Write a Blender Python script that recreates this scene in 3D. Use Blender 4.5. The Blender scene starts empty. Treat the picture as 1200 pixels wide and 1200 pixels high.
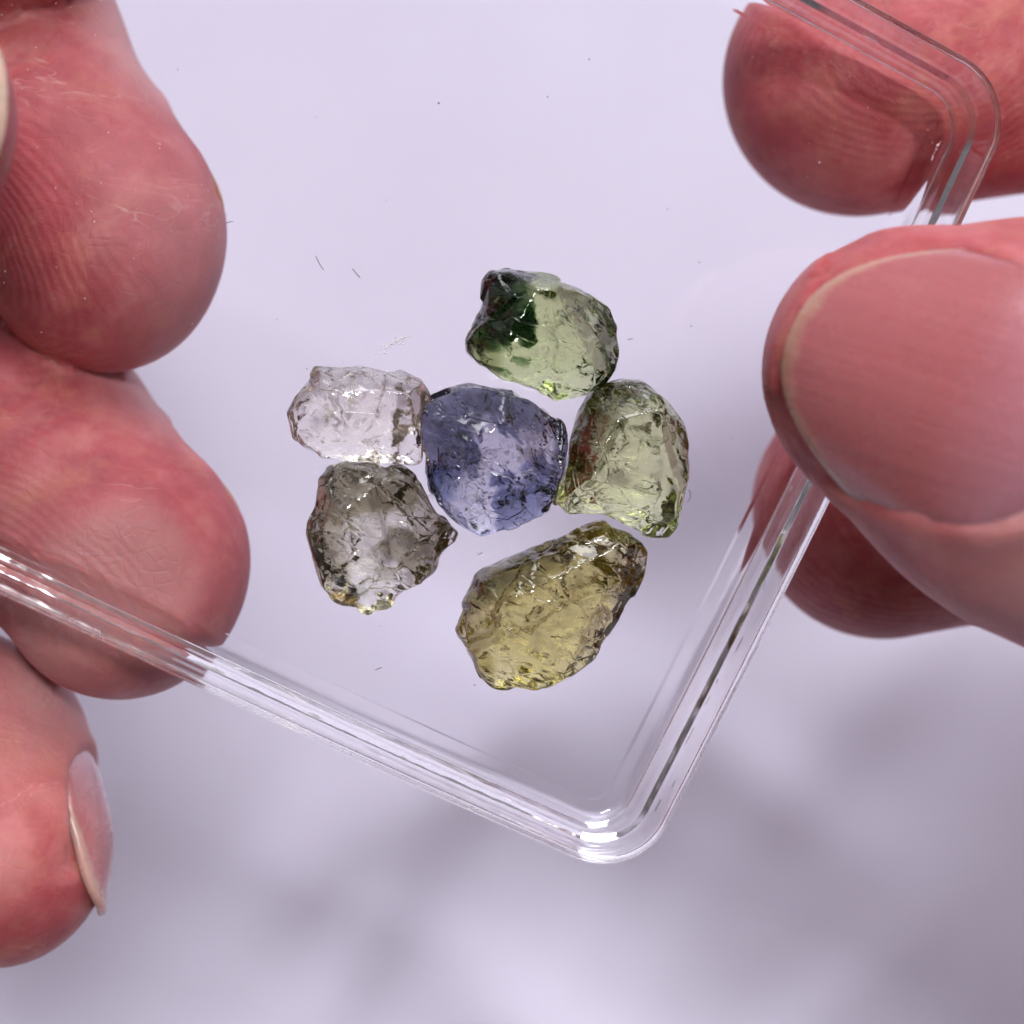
import bpy, math, random
import numpy as np
from mathutils import Vector, Matrix

# ------------------------------------------------------------------ camera, world, light
# All positions below are written in millimetres and scaled to metres (MM) when meshes are made.
MM = 0.001
CAM_Z = 150.0            # camera height above the middle of the plastic tray
FRAME = 60.0             # width of the picture at z = 0
TABLE_Z = -125.0
sc = bpy.context.scene
COL = sc.collection

cam_d = bpy.data.cameras.new('camera')
cam_d.sensor_width = 36.0
cam_d.lens = 36.0 * CAM_Z / FRAME
cam_d.clip_start = 0.005
cam_d.clip_end = 20.0
cam_d.dof.use_dof = True
cam_d.dof.focus_distance = (CAM_Z - 3.0) * MM
cam_d.dof.aperture_fstop = 30.0
cam = bpy.data.objects.new('camera', cam_d)
cam.location = (0, 0, CAM_Z * MM)
COL.objects.link(cam)
sc.camera = cam

world = bpy.data.worlds.new('World')
sc.world = world
world.use_nodes = True
wb = world.node_tree.nodes['Background']
# a room lit from one side: paler towards the window (+y), dim towards the person holding the camera (-y)
wt = world.node_tree
wc = wt.nodes.new('ShaderNodeTexCoord'); wsep = wt.nodes.new('ShaderNodeSeparateXYZ'); wr = wt.nodes.new('ShaderNodeValToRGB')
wmr = wt.nodes.new('ShaderNodeMapRange')
wt.links.new(wc.outputs['Generated'], wsep.inputs[0]); wt.links.new(wsep.outputs['Y'], wmr.inputs['Value'])
wmr.inputs['From Min'].default_value = -1.0; wmr.inputs['From Max'].default_value = 1.0
wt.links.new(wmr.outputs[0], wr.inputs['Fac']); wt.links.new(wr.outputs['Color'], wb.inputs['Color'])
wr.color_ramp.elements[0].color = (0.32, 0.26, 0.26, 1); wr.color_ramp.elements[0].position = 0.25
wr.color_ramp.elements[1].color = (1.10, 1.06, 1.14, 1); wr.color_ramp.elements[1].position = 0.85
# the person and phone overhead keep the zenith dark
wz = wt.nodes.new('ShaderNodeMapRange'); wt.links.new(wsep.outputs['Z'], wz.inputs['Value'])
wz.inputs['From Min'].default_value = 0.35; wz.inputs['From Max'].default_value = 0.85
wz.inputs['To Min'].default_value = 0.42; wz.inputs['To Max'].default_value = 0.06
wt.links.new(wz.outputs[0], wb.inputs['Strength'])


def area(name, loc, target, sx, sy, watts, color):
    d = bpy.data.lights.new(name, 'AREA')
    d.shape = 'RECTANGLE'
    d.size, d.size_y = sx * MM, sy * MM
    d.energy = watts
    d.color = color
    o = bpy.data.objects.new(name, d)
    o.location = Vector(loc) * MM
    o.rotation_euler = (Vector(target) - Vector(loc)).to_track_quat('-Z', 'Y').to_euler()
    COL.objects.link(o)
    return o


area('window_light', (250, 1500, 950), (0, 0, 0), 1100, 900, 23.5, (0.95, 0.96, 1.0))
area('ceiling_light', (160, 420, 1500), (0, 0, 0), 320, 200, 15.2, (1.0, 0.985, 0.98))

sc.view_settings.view_transform = 'Standard'
sc.view_settings.look = 'None'
sc.view_settings.exposure = 0.0
sc.view_settings.gamma = 1.0
sc.render.engine = 'CYCLES'
cy = sc.cycles
cy.max_bounces = 16
cy.transmission_bounces = 14
cy.glossy_bounces = 6
cy.diffuse_bounces = 3
cy.transparent_max_bounces = 24
cy.volume_bounces = 0
cy.sample_clamp_indirect = 6.0
cy.blur_glossy = 0.3
cy.use_adaptive_sampling = True
cy.adaptive_threshold = 0.05
cy.adaptive_min_samples = 16
cy.use_denoising = True
try:
    cy.denoiser = 'OPENIMAGEDENOISE'
except Exception:
    pass


# ------------------------------------------------------------------ helpers
def P(px, py, z):
    """point at height z (mm) on the line of sight of a spot measured in the photograph"""
    k = (CAM_Z - z) / CAM_Z / 20.0
    return np.array([(px - 600) * k, (600 - py) * k, z])


def R_at(rpx, z):
    return rpx / 20.0 * (CAM_Z - z) / CAM_Z


def unit(v):
    v = np.asarray(v, float)
    return v / np.linalg.norm(v)


def mesh_obj(name, verts, faces, mat, parent=None, smooth=True, origin=None, matrix=None):
    """one mesh object; verts in mm (in the frame of matrix when given)"""
    v = np.asarray(verts, float)
    o0 = np.zeros(3) if origin is None else np.asarray(origin, float)
    me = bpy.data.meshes.new(name)
    me.from_pydata(((v - o0) * MM).tolist(), [], faces if isinstance(faces, list) else faces.tolist())
    if smooth:
        me.polygons.foreach_set('use_smooth', [True] * len(me.polygons))
    me.update()
    if mat is not None:
        me.materials.append(mat)
    o = bpy.data.objects.new(name, me)
    COL.objects.link(o)
    if matrix is not None:
        o.matrix_world = matrix @ Matrix.Translation(Vector(o0) * MM)
    else:
        o.location = Vector(o0) * MM
    if parent is not None:
        mw = o.matrix_world.copy() if matrix is not None else Matrix.Translation(Vector(o0) * MM)
        o.parent = parent
        pm = parent.get('_m')
        o.matrix_parent_inverse = Matrix.Identity(4)
        o.matrix_basis = PM[parent.name].inverted() @ mw
        PM[o.name] = mw
    else:
        PM[o.name] = (matrix @ Matrix.Translation(Vector(o0) * MM)) if matrix is not None else Matrix.Translation(Vector(o0) * MM)
    return o


PM = {}


def tag(o, label=None, cat=None, group=None, kind=None):
    if label: o['label'] = label
    if cat: o['category'] = cat
    if group: o['group'] = group
    if kind: o['kind'] = kind
    return o


def smin(a, b, k):
    h = np.maximum(k - np.abs(a - b), 0.0) / k
    return np.minimum(a, b) - h * h * k * 0.25


def surface_nets(V, org, cell):
    """naive surface nets: quads of the zero level of V (negative inside)"""
    V[0] = V[-1] = 1; V[:, 0] = V[:, -1] = 1; V[:, :, 0] = V[:, :, -1] = 1
    nx, ny, nz = V.shape
    S = V < 0
    c8 = [S[i:nx - 1 + i, j:ny - 1 + j, k:nz - 1 + k] for i in (0, 1) for j in (0, 1) for k in (0, 1)]
    anyv = c8[0].copy(); allv = c8[0].copy()
    for c in c8[1:]:
        anyv |= c; allv &= c
    act = anyv & ~allv
    idx = np.argwhere(act)
    ids = np.full(act.shape, -1, np.int64)
    ids[tuple(idx.T)] = np.arange(len(idx))
    acc = np.zeros((len(idx), 3)); cnt = np.zeros(len(idx))
    corners = [(i, j, k) for i in (0, 1) for j in (0, 1) for k in (0, 1)]
    for a in corners:
        for ax in range(3):
            if a[ax]: continue
            b = list(a); b[ax] = 1
            va = V[idx[:, 0] + a[0], idx[:, 1] + a[1], idx[:, 2] + a[2]]
            vb = V[idx[:, 0] + b[0], idx[:, 1] + b[1], idx[:, 2] + b[2]]
            m = (va < 0) != (vb < 0)
            t = np.where(m, va / np.where(m, va - vb, 1), 0)
            p = np.tile(np.array(a, float), (len(idx), 1)); p[:, ax] += t
            acc[m] += p[m]; cnt[m] += 1
    verts = (idx + acc / cnt[:, None]) * cell + org
    quads = []
    for ax in range(3):
        sl0 = [slice(None)] * 3; sl1 = [slice(None)] * 3
        sl0[ax] = slice(0, -1); sl1[ax] = slice(1, None)
        A = S[tuple(sl0)]; B = S[tuple(sl1)]
        e = np.argwhere(A != B)
        u, w = [(1, 2), (2, 0), (0, 1)][ax]
        e = e[(e[:, u] > 0) & (e[:, w] > 0) & (e[:, u] < V.shape[u] - 1) & (e[:, w] < V.shape[w] - 1)]
        inside_first = A[tuple(e.T)]
        q = []
        for du, dw in ((-1, -1), (0, -1), (0, 0), (-1, 0)):
            f = e.copy(); f[:, u] += du; f[:, w] += dw
            q.append(ids[tuple(f.T)])
        q = np.stack(q, 1)
        q[~inside_first] = q[~inside_first][:, ::-1]
        quads.append(q)
    quads = np.concatenate(quads)
    return verts, quads[(quads >= 0).all(1)]


# ------------------------------------------------------------------ materials
class N:
    """tiny node-tree writer"""
    def __init__(self, name):
        self.m = bpy.data.materials.new(name); self.m.use_nodes = True
        self.t = self.m.node_tree; self.t.nodes.clear()
        self.out = self.t.nodes.new('ShaderNodeOutputMaterial')

    def n(self, typ, **kw):
        x = self.t.nodes.new(typ)
        for k, v in kw.items():
            if k in x.inputs.keys(): x.inputs[k].default_value = v
            else: setattr(x, k, v)
        return x

    def l(self, a, b): self.t.links.new(a, b)

    def noise(self, scale, detail=4, rough=0.55, vec=None, dist=0.0):
        x = self.n('ShaderNodeTexNoise'); x.inputs['Scale'].default_value = scale
        x.inputs['Detail'].default_value = detail; x.inputs['Roughness'].default_value = rough
        x.inputs['Distortion'].default_value = dist
        if vec is not None: self.l(vec, x.inputs['Vector'])
        return x.outputs['Fac']

    def math(self, op, a, b=None, clamp=False):
        x = self.n('ShaderNodeMath', operation=op); x.use_clamp = clamp
        for i, v in enumerate((a, b)):
            if v is None: continue
            if isinstance(v, (int, float)): x.inputs[i].default_value = v
            else: self.l(v, x.inputs[i])
        return x.outputs[0]

    def ramp(self, fac, stops):
        x = self.n('ShaderNodeValToRGB'); self.l(fac, x.inputs['Fac'])
        e = x.color_ramp.elements
        while len(e) < len(stops): e.new(0.5)
        for i, (p, c) in enumerate(stops):
            e[i].position = p; e[i].color = (*c, 1) if len(c) == 3 else c
        return x.outputs['Color']

    def mix(self, fac, a, b, blend='MIX'):
        x = self.n('ShaderNodeMix', data_type='RGBA', blend_type=blend)
        for s, v in ((x.inputs['Factor'], fac), (x.inputs['A'], a), (x.inputs['B'], b)):
            if isinstance(v, (int, float)): s.default_value = v
            elif isinstance(v, tuple): s.default_value = (*v, 1)
            else: self.l(v, s)
        return x.outputs['Result']

    def bump(self, h, strength, dist, normal=None):
        x = self.n('ShaderNodeBump'); x.inputs['Strength'].default_value = strength
        x.inputs['Distance'].default_value = dist
        self.l(h, x.inputs['Height'])
        if normal is not None: self.l(normal, x.inputs['Normal'])
        return x.outputs['Normal']

    def coord(self): return self.n('ShaderNodeTexCoord').outputs['Object']

    def attr(self, name): return self.n('ShaderNodeAttribute', attribute_name=name).outputs['Fac']


def mat_skin(name, deep, mid, pale):
    w = N(name); co = w.coord()
    b = w.n('ShaderNodeBsdfPrincipled')
    blotch = w.math('ADD', w.math('MULTIPLY', w.noise(85, 3, 0.6, co), 0.6), w.math('MULTIPLY', w.noise(300, 4, 0.65, co), 0.4))
    fine = w.noise(900, 3, 0.6, co)
    c = w.ramp(blotch, [(0.38, deep), (0.50, mid), (0.64, pale)])
    c = w.mix(w.math('MULTIPLY', fine, 0.30), c, pale)
    c = w.mix(w.math('MULTIPLY', w.math('SUBTRACT', w.noise(240, 4, 0.7, co, 0.5), 0.5, True), 2.4, True), c, (0.60, 0.25, 0.16))
    c = w.mix(w.math('MULTIPLY', w.attr('press'), 0.42), c, (0.62, 0.33, 0.31))
    dors = w.attr('dorsal')
    c = w.mix(w.math('MULTIPLY', dors, 0.85), c, (0.62, 0.37, 0.38))
    # friction ridges of the finger pads, faint and broken up
    ph = w.attr('ridge')
    wob = w.math('MULTIPLY', w.noise(110, 2, 0.5, co), 1.6)
    rid = w.math('SINE', w.math('MULTIPLY', w.math('ADD', ph, wob), 2 * math.pi / 0.52))
    mask = w.math('MULTIPLY', w.math('SUBTRACT', w.noise(150, 2, 0.5, co), 0.33), 3.0, True)
    rid = w.math('MULTIPLY', w.math('MULTIPLY', rid, mask), w.attr('pad'))
    c = w.mix(w.math('MULTIPLY', w.math('ADD', w.math('MULTIPLY', rid, 0.5), 0.5), 0.20), c, pale)
    n1 = w.bump(rid, 0.28, 0.00006)
    vo = w.n('ShaderNodeTexVoronoi', feature='DISTANCE_TO_EDGE'); vo.inputs['Scale'].default_value = 1150
    w.l(co, vo.inputs['Vector'])
    cell = w.math('MINIMUM', vo.outputs['Distance'], 0.12)
    n2 = w.bump(cell, 0.28, 0.0004, n1)
    n3 = w.bump(w.noise(700, 5, 0.7, co, 0.2), 0.20, 0.0004, n2)
    # thin pale scratches / dry lines
    st = w.n('ShaderNodeMapping'); st.inputs['Scale'].default_value = (1.0, 3.2, 1.4)
    st.inputs['Rotation'].default_value = (0.3, 0.2, 0.5)
    w.l(co, st.inputs['Vector'])
    cr = w.noise(95, 3, 0.5, st.outputs['Vector'], 1.2)
    line = w.math('SUBTRACT', 1.0, w.math('MULTIPLY', w.math('ABSOLUTE', w.math('SUBTRACT', cr, 0.5)), 110), True)
    line = w.math('MULTIPLY', line, w.math('MULTIPLY', w.math('SUBTRACT', w.noise(120, 1, 0.5, co), 0.53), 6.0, True))
    c = w.mix(w.math('MULTIPLY', line, 0.30), c, (0.78, 0.55, 0.50))
    w.l(c, b.inputs['Base Color'])
    w.l(n3, b.inputs['Normal'])
    b.inputs['Roughness'].default_value = 0.46
    b.inputs['Specular IOR Level'].default_value = 0.24
    b.inputs['Subsurface Weight'].default_value = 0.75
    b.inputs['Subsurface Radius'].default_value = (1.0, 0.30, 0.18)
    b.inputs['Subsurface Scale'].default_value = 0.0012
    w.l(b.outputs[0], w.out.inputs['Surface'])
    return w.m


def mat_nail(name, bed, edge, edge_at):
    w = N(name); co = w.coord()
    b = w.n('ShaderNodeBsdfPrincipled')
    v = w.attr('along'); u = w.attr('across')
    wv = w.math('ADD', v, w.math('MULTIPLY', w.math('SUBTRACT', w.noise(700, 3, 0.6, co), 0.5), 0.06))
    moon = (min(1, bed[0] * 1.08 + 0.03), bed[1] * 1.3 + 0.06, bed[2] * 1.4 + 0.09)
    c = w.ramp(wv, [(0.0, moon), (0.14, moon), (0.50, bed), (edge_at - 0.03, bed), (edge_at + 0.012, edge), (1.0, edge)])
    # lengthwise ridges
    cv = w.n('ShaderNodeCombineXYZ'); w.l(w.math('MULTIPLY', u, 9.0), cv.inputs[0]); w.l(w.math('MULTIPLY', v, 0.7), cv.inputs[1])
    rg = w.noise(1.0, 3, 0.6, cv.outputs[0])
    c = w.mix(w.math('MULTIPLY', w.math('SUBTRACT', rg, 0.42, True), 0.40), c, tuple(min(1, x * 1.25 + 0.06) for x in bed))
    w.l(c, b.inputs['Base Color'])
    nn = w.bump(rg, 0.20, 0.0004)
    nn = w.bump(w.noise(1500, 3, 0.6, co), 0.12, 0.0002, nn)
    w.l(nn, b.inputs['Normal'])
    w.l(w.math('ADD', 0.16, w.math('MULTIPLY', w.noise(500, 3, 0.6, co), 0.22)), b.inputs['Roughness'])
    b.inputs['Subsurface Weight'].default_value = 0.6
    b.inputs['Subsurface Radius'].default_value = (1.0, 0.4, 0.3)
    b.inputs['Subsurface Scale'].default_value = 0.0012
    b.inputs['Specular IOR Level'].default_value = 0.6
    b.inputs['Coat Weight'].default_value = 0.5
    b.inputs['Coat Roughness'].default_value = 0.16
    w.l(b.outputs[0], w.out.inputs['Surface'])
    return w.m


def mat_clear_rim(name='clear_acrylic', rough=0.0):
    w = N(name); co = w.coord()
    b = w.n('ShaderNodeBsdfPrincipled')
    b.inputs['Base Color'].default_value = (0.985, 0.98, 0.99, 1)
    b.inputs['Transmission Weight'].default_value = 1.0
    b.inputs['IOR'].default_value = 1.40
    w.l(w.math('ADD', rough, w.math('MULTIPLY', w.math('SUBTRACT', w.noise(600, 4, 0.6, co), 0.45, True), 0.25)), b.inputs['Roughness'])
    w.l(w.bump(w.noise(160, 3, 0.6, co), 0.07, 0.0006), b.inputs['Normal'])
    w.l(b.outputs[0], w.out.inputs['Surface'])
    return w.m


def mat_clear_sheet():
    """thin clear sheet: light goes straight through, the surface mirrors by Fresnel"""
    w = N('clear_acrylic_sheet'); co = w.coord()
    tr = w.n('ShaderNodeBsdfTransparent'); tr.inputs['Color'].default_value = (0.985, 0.983, 0.99, 1)
    gl = w.n('ShaderNodeBsdfGlossy'); gl.inputs['Roughness'].default_value = 0.03
    lw = w.n('ShaderNodeLayerWeight'); lw.inputs['Blend'].default_value = 0.5
    fr = w.math('ADD', 0.036, w.math('MULTIPLY', 0.96, w.math('POWER', lw.outputs['Facing'], 5.0)), True)
    nb = w.bump(w.noise(70, 2, 0.5, co), 0.05, 0.0005)
    w.l(nb, gl.inputs['Normal'])
    mx = w.n('ShaderNodeMixShader')
    w.l(fr, mx.inputs[0]); w.l(tr.outputs[0], mx.inputs[1]); w.l(gl.outputs[0], mx.inputs[2])
    w.l(mx.outputs[0], w.out.inputs['Surface'])
    return w.m


def mat_gem(name, absorb, rough=0.02, ior=1.58, patch=None, seed=0.0, facet=0.40):
    """absorb: absorption per metre for r, g, b; patch: colour stain on the skin of the stone"""
    w = N(name); co = w.coord()
    b = w.n('ShaderNodeBsdfPrincipled')
    base = (0.985, 0.985, 0.985)
    if patch is not None:
        col, lo = patch
        f = w.math('MULTIPLY', w.math('SUBTRACT', w.noise(260, 3, 0.6, co), lo), 9.0, True)
        w.l(w.mix(f, base, col), b.inputs['Base Color'])
    else:
        b.inputs['Base Color'].default_value = (*base, 1)
    b.inputs['Transmission Weight'].default_value = 1.0
    b.inputs['IOR'].default_value = ior
    r = w.math('MULTIPLY', w.math('SUBTRACT', w.noise(480, 4, 0.65, co), 0.54, True), 0.7)
    w.l(w.math('ADD', rough, r), b.inputs['Roughness'])
    st = w.n('ShaderNodeMapping'); st.inputs['Scale'].default_value = (1.0, 2.4, 1.5)
    st.inputs['Rotation'].default_value = (0.4 + seed, 0.7 * seed, 0.9 * seed + 0.3)
    st.inputs['Location'].default_value = (seed, seed * 2, 0)
    w.l(co, st.inputs['Vector'])
    v1 = w.noise(520, 4, 0.7, st.outputs['Vector'], 0.8)
    n1 = w.bump(v1, 0.09, 0.0004)
    # small conchoidal break faces: each cell leans its own way, with a crisp groove along its border
    wv = w.n('ShaderNodeVectorMath', operation='MULTIPLY_ADD')
    nz = w.n('ShaderNodeTexNoise'); nz.inputs['Scale'].default_value = 420; nz.inputs['Detail'].default_value = 3
    w.l(st.outputs['Vector'], nz.inputs['Vector'])
    w.l(nz.outputs['Color'], wv.inputs[0]); wv.inputs[1].default_value = (0.0006,) * 3; w.l(st.outputs['Vector'], wv.inputs[2])
    mk = w.math('ADD', 0.12, w.math('MULTIPLY', w.math('SUBTRACT', w.noise(300, 2, 0.5, st.outputs['Vector']), 0.465), 7.0, True))
    nrm = n1
    for scl, amt in ((430, facet), (1300, facet * 0.42)):
        vo = w.n('ShaderNodeTexVoronoi'); vo.inputs['Scale'].default_value = scl; w.l(wv.outputs[0], vo.inputs['Vector'])
        ce = w.n('ShaderNodeVectorMath', operation='SUBTRACT'); w.l(vo.outputs['Color'], ce.inputs[0]); ce.inputs[1].default_value = (0.5,) * 3
        ad = w.n('ShaderNodeVectorMath', operation='MULTIPLY_ADD'); w.l(ce.outputs[0], ad.inputs[0]); 
        am = w.n('ShaderNodeCombineXYZ'); mm = w.math('MULTIPLY', mk, amt)
        for q_ in range(3): w.l(mm, am.inputs[q_])
        w.l(am.outputs[0], ad.inputs[1])
        w.l(nrm, ad.inputs[2])
        no = w.n('ShaderNodeVectorMath', operation='NORMALIZE'); w.l(ad.outputs[0], no.inputs[0]); nrm = no.outputs[0]
    ve = w.n('ShaderNodeTexVoronoi', feature='DISTANCE_TO_EDGE'); ve.inputs['Scale'].default_value = 430; w.l(wv.outputs[0], ve.inputs['Vector'])
    nrm = w.bump(w.math('MULTIPLY', w.math('MINIMUM', ve.outputs['Distance'], 0.05), mk), 0.7, 0.0012, nrm)
    w.l(nrm, b.inputs['Normal'])
    w.l(b.outputs[0], w.out.inputs['Surface'])
    d = max(absorb) * 1.05
    va = w.n('ShaderNodeVolumeAbsorption')
    va.inputs['Density'].default_value = d
    va.inputs['Color'].default_value = (*[1 - a / d for a in absorb], 1)
    w.l(va.outputs[0], w.out.inputs['Volume'])
    return w.m


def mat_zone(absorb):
    w = N('colour_shade_zone')  # absorbs for the stone's colour and for painted-in dark reflections
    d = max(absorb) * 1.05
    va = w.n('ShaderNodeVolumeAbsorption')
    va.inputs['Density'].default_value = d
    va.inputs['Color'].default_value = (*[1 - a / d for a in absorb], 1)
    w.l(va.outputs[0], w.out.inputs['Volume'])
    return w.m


def mat_crack(name, col, op):
    w = N(name); co = w.coord()
    tr = w.n('ShaderNodeBsdfTransparent')
    b = w.n('ShaderNodeBsdfPrincipled'); b.inputs['Base Color'].default_value = (*col, 1)
    b.inputs['Roughness'].default_value = 0.25
    mx = w.n('ShaderNodeMixShader')
    f = w.math('MULTIPLY', w.math('SUBTRACT', w.noise(900, 4, 0.7, co, 0.6), 0.42, True), op * 5.0, True)
    w.l(f, mx.inputs[0]); w.l(tr.outputs[0], mx.inputs[1]); w.l(b.outputs[0], mx.inputs[2])
    w.l(mx.outputs[0], w.out.inputs['Surface'])
    return w.m


def mat_plain(name, col, rough=0.6):
    w = N(name); co = w.coord()
    b = w.n('ShaderNodeBsdfPrincipled')
    w.l(w.mix(w.math('MULTIPLY', w.noise(800, 3, 0.6, co), 0.4), col, tuple(x * 0.7 for x in col)), b.inputs['Base Color'])
    b.inputs['Roughness'].default_value = rough
    w.l(b.outputs[0], w.out.inputs['Surface'])
    return w.m


def mat_table():
    w = N('white_cloth'); co = w.coord()
    b = w.n('ShaderNodeBsdfPrincipled')
    c = w.ramp(w.noise(14, 5, 0.6, co), [(0.3, (0.68, 0.65, 0.81)), (0.7, (0.755, 0.735, 0.895))])
    w.l(c, b.inputs['Base Color'])
    b.inputs['Roughness'].default_value = 0.55
    w.l(w.bump(w.noise(2200, 3, 0.6, co), 0.15, 0.0002), b.inputs['Normal'])
    w.l(b.outputs[0], w.out.inputs['Surface'])
    return w.m


# ------------------------------------------------------------------ the surface far below
def build_table():
    n = 220; L = 900.0
    ax = np.linspace(-1, 1, n); ax = np.sign(ax) * np.abs(ax) ** 1.6 * L / 2
    X, Y = np.meshgrid(ax, ax, indexing='ij')
    rng = np.random.default_rng(4)
    Z = np.zeros_like(X)
    for k in range(26):                                     # soft creases of a laid-down white cloth
        a = rng.uniform(-1.0, -0.45) if k % 4 else rng.uniform(0.6, 1.2); px, py = rng.uniform(-80, 95), rng.uniform(-100, -22)
        d = (X - px) * np.cos(a) + (Y - py) * np.sin(a); e = -(X - px) * np.sin(a) + (Y - py) * np.cos(a)
        Z += rng.uniform(0.6, 2.0) * np.exp(-(d / rng.uniform(4, 9)) ** 2) * np.exp(-(e / rng.uniform(14, 34)) ** 2)
    v = np.stack([X, Y, Z + TABLE_Z], -1).reshape(-1, 3)
    i = np.arange(n * n).reshape(n, n)
    f = np.stack([i[:-1, :-1], i[1:, :-1], i[1:, 1:], i[:-1, 1:]], -1).reshape(-1, 4)
    o = mesh_obj('table_top', v, f, mat_table(), origin=(0, 0, TABLE_Z))
    tag(o, kind='structure')


build_table()

# ------------------------------------------------------------------ clear tray
TRAY_C = np.array([-5.04, 12.89, 0.0]); TRAY_S = 51.6; TRAY_H = 5.2; FLOOR = 0.9
_R = Matrix.Rotation(math.radians(3.4), 3, 'X') @ Matrix.Rotation(math.radians(7.8), 3, 'Y') @ Matrix.Rotation(math.radians(-26.2), 3, 'Z')
TR = np.array(_R)
TRAY_M = Matrix.Translation(Vector(TRAY_C) * MM) @ _R.to_4x4()


def to_tray(px, py, h):
    """tray-frame x, y of a photographed spot lying at height h above the tray's underside"""
    eye = TR.T @ (np.array([0, 0, CAM_Z]) - TRAY_C)
    d = TR.T @ (P(px, py, 0) - np.array([0, 0, CAM_Z]))
    t = (h - eye[2]) / d[2]
    q = eye + t * d
    return q[:2]


def tray_to_world(p): return TRAY_C + TR @ np.asarray(p, float)


def rounded_square(half, r, nseg=36, nside=24, bow=0.0, left=0.0):
    pts = []
    for c, (sx, sy) in enumerate(((1, -1), (1, 1), (-1, 1), (-1, -1))):
        cx, cyy = sx * (half - r), sy * (half - r)
        a0 = -math.pi / 2 + c * math.pi / 2
        for i in range(nseg + 1):
            a = a0 + math.pi / 2 * i / nseg
            pts.append((cx + r * math.cos(a), cyy + r * math.sin(a), math.cos(a), math.sin(a)))
        nsx, nsy = ((1, 1), (-1, 1), (-1, -1), (1, -1))[c]
        a = a0 + math.pi / 2
        p0 = np.array([cx + r * math.cos(a), cyy + r * math.sin(a)])
        p1 = np.array([nsx * (half - r) + r * math.cos(a), nsy * (half - r) + r * math.sin(a)])
        for i in range(1, nside):
            q = p0 + (p1 - p0) * i / nside
            o = bow * math.sin(math.pi * i / nside)
            pts.append((q[0] + o * math.cos(a), q[1] + o * math.sin(a), math.cos(a), math.sin(a)))
    pts = np.array(pts)
    pts[pts[:, 0] < 0, 0] -= left
    return pts


def build_tray():
    H = TRAY_H
    half = TRAY_S / 2
    base = rounded_square(half, 4.2, bow=0.25, left=16.0)
    prof = []                                            # (outward offset, height), inner floor edge -> rim -> outer -> underside
    prof += [(-3.6, FLOOR), (-3.0, FLOOR)]
    for a in np.linspace(-90, -16, 14):                  # inner fillet
        prof.append((-2.4 + 0.75 * math.cos(math.radians(a)), FLOOR + 0.75 + 0.75 * math.sin(math.radians(a))))
    prof += [(-1.28, 3.0), (-0.50, H - 0.3)]
    lip0 = len(prof) - 1
    for a in np.linspace(160, 95, 4):                    # lip of the wall: flat top, softened corners
        prof.append((-0.28 + 0.15 * math.cos(math.radians(a)), H - 0.15 + 0.15 * math.sin(math.radians(a))))
    for a in np.linspace(85, 15, 4):
        prof.append((-0.15 + 0.15 * math.cos(math.radians(a)), H - 0.15 + 0.15 * math.sin(math.radians(a))))
    lip1 = len(prof)
    prof += [(-0.06, H - 0.4), (-0.62, 3.0)]
    for a in np.linspace(-16, -90, 14):                  # outer fillet
        prof.append((-1.52 + 0.35 * math.cos(math.radians(a)), 0.35 + 0.35 * math.sin(math.radians(a))))
    prof += [(-3.0, 0.0), (-3.6, 0.0)]
    lip_z = H - 0.32
    dense = []                                           # holding loops keep the flat stretches of the wall flat
    for (o0, h0), (o1, h1) in zip(prof, prof[1:]):
        dense.append((o0, h0))
        ln = math.hypot(o1 - o0, h1 - h0)
        if ln > 0.4:
            for t in (0.07 / ln, 0.35, 0.65, 1 - 0.07 / ln): dense.append((o0 + (o1 - o0) * t, h0 + (h1 - h0) * t))
    prof = dense + [prof[-1]]
    n = len(base); m = len(prof)
    rng = np.random.default_rng(2)
    V = []
    for o, h in prof:
        oo = o
        V.append(np.stack([base[:, 0] + base[:, 2] * oo, base[:, 1] + base[:, 3] * oo, np.full(n, h)], 1))
    V = np.concatenate(V)
    F = []; M = []
    for j in range(m - 1):
        for i in range(n):
            k = (i + 1) % n
            F.append([j * n + i, j * n + k, (j + 1) * n + k, (j + 1) * n + i][::-1])
            M.append(1 if max(prof[j][0], prof[j + 1][0]) < -2.95 else 2 if min(prof[j][1], prof[j + 1][1]) > lip_z else 0)
    V = np.concatenate([V, [[-8.0, 0, FLOOR], [-8.0, 0, 0.0]]]); ct = len(V) - 2
    flat_from = len(F)
    for i in range(n):
        k = (i + 1) % n
        F.append([ct, i, k]); M.append(1)
        F.append([ct + 1, (m - 1) * n + k, (m - 1) * n + i]); M.append(1)
    o = mesh_obj('plastic_tray', V, F, mat_clear_rim(), matrix=TRAY_M)
    o.data.materials.append(mat_clear_sheet())
    o.data.materials.append(mat_clear_rim('clear_acrylic_cut_edge', 0.22))
    o.data.polygons.foreach_set('material_index', M)
    for p in range(flat_from, len(F)): o.data.polygons[p].use_smooth = False
    tag(o, 'clear plastic tray with rounded rim, tilted in the fingers under six rough stones', 'tray')
    return o


tray = build_tray()

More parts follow.
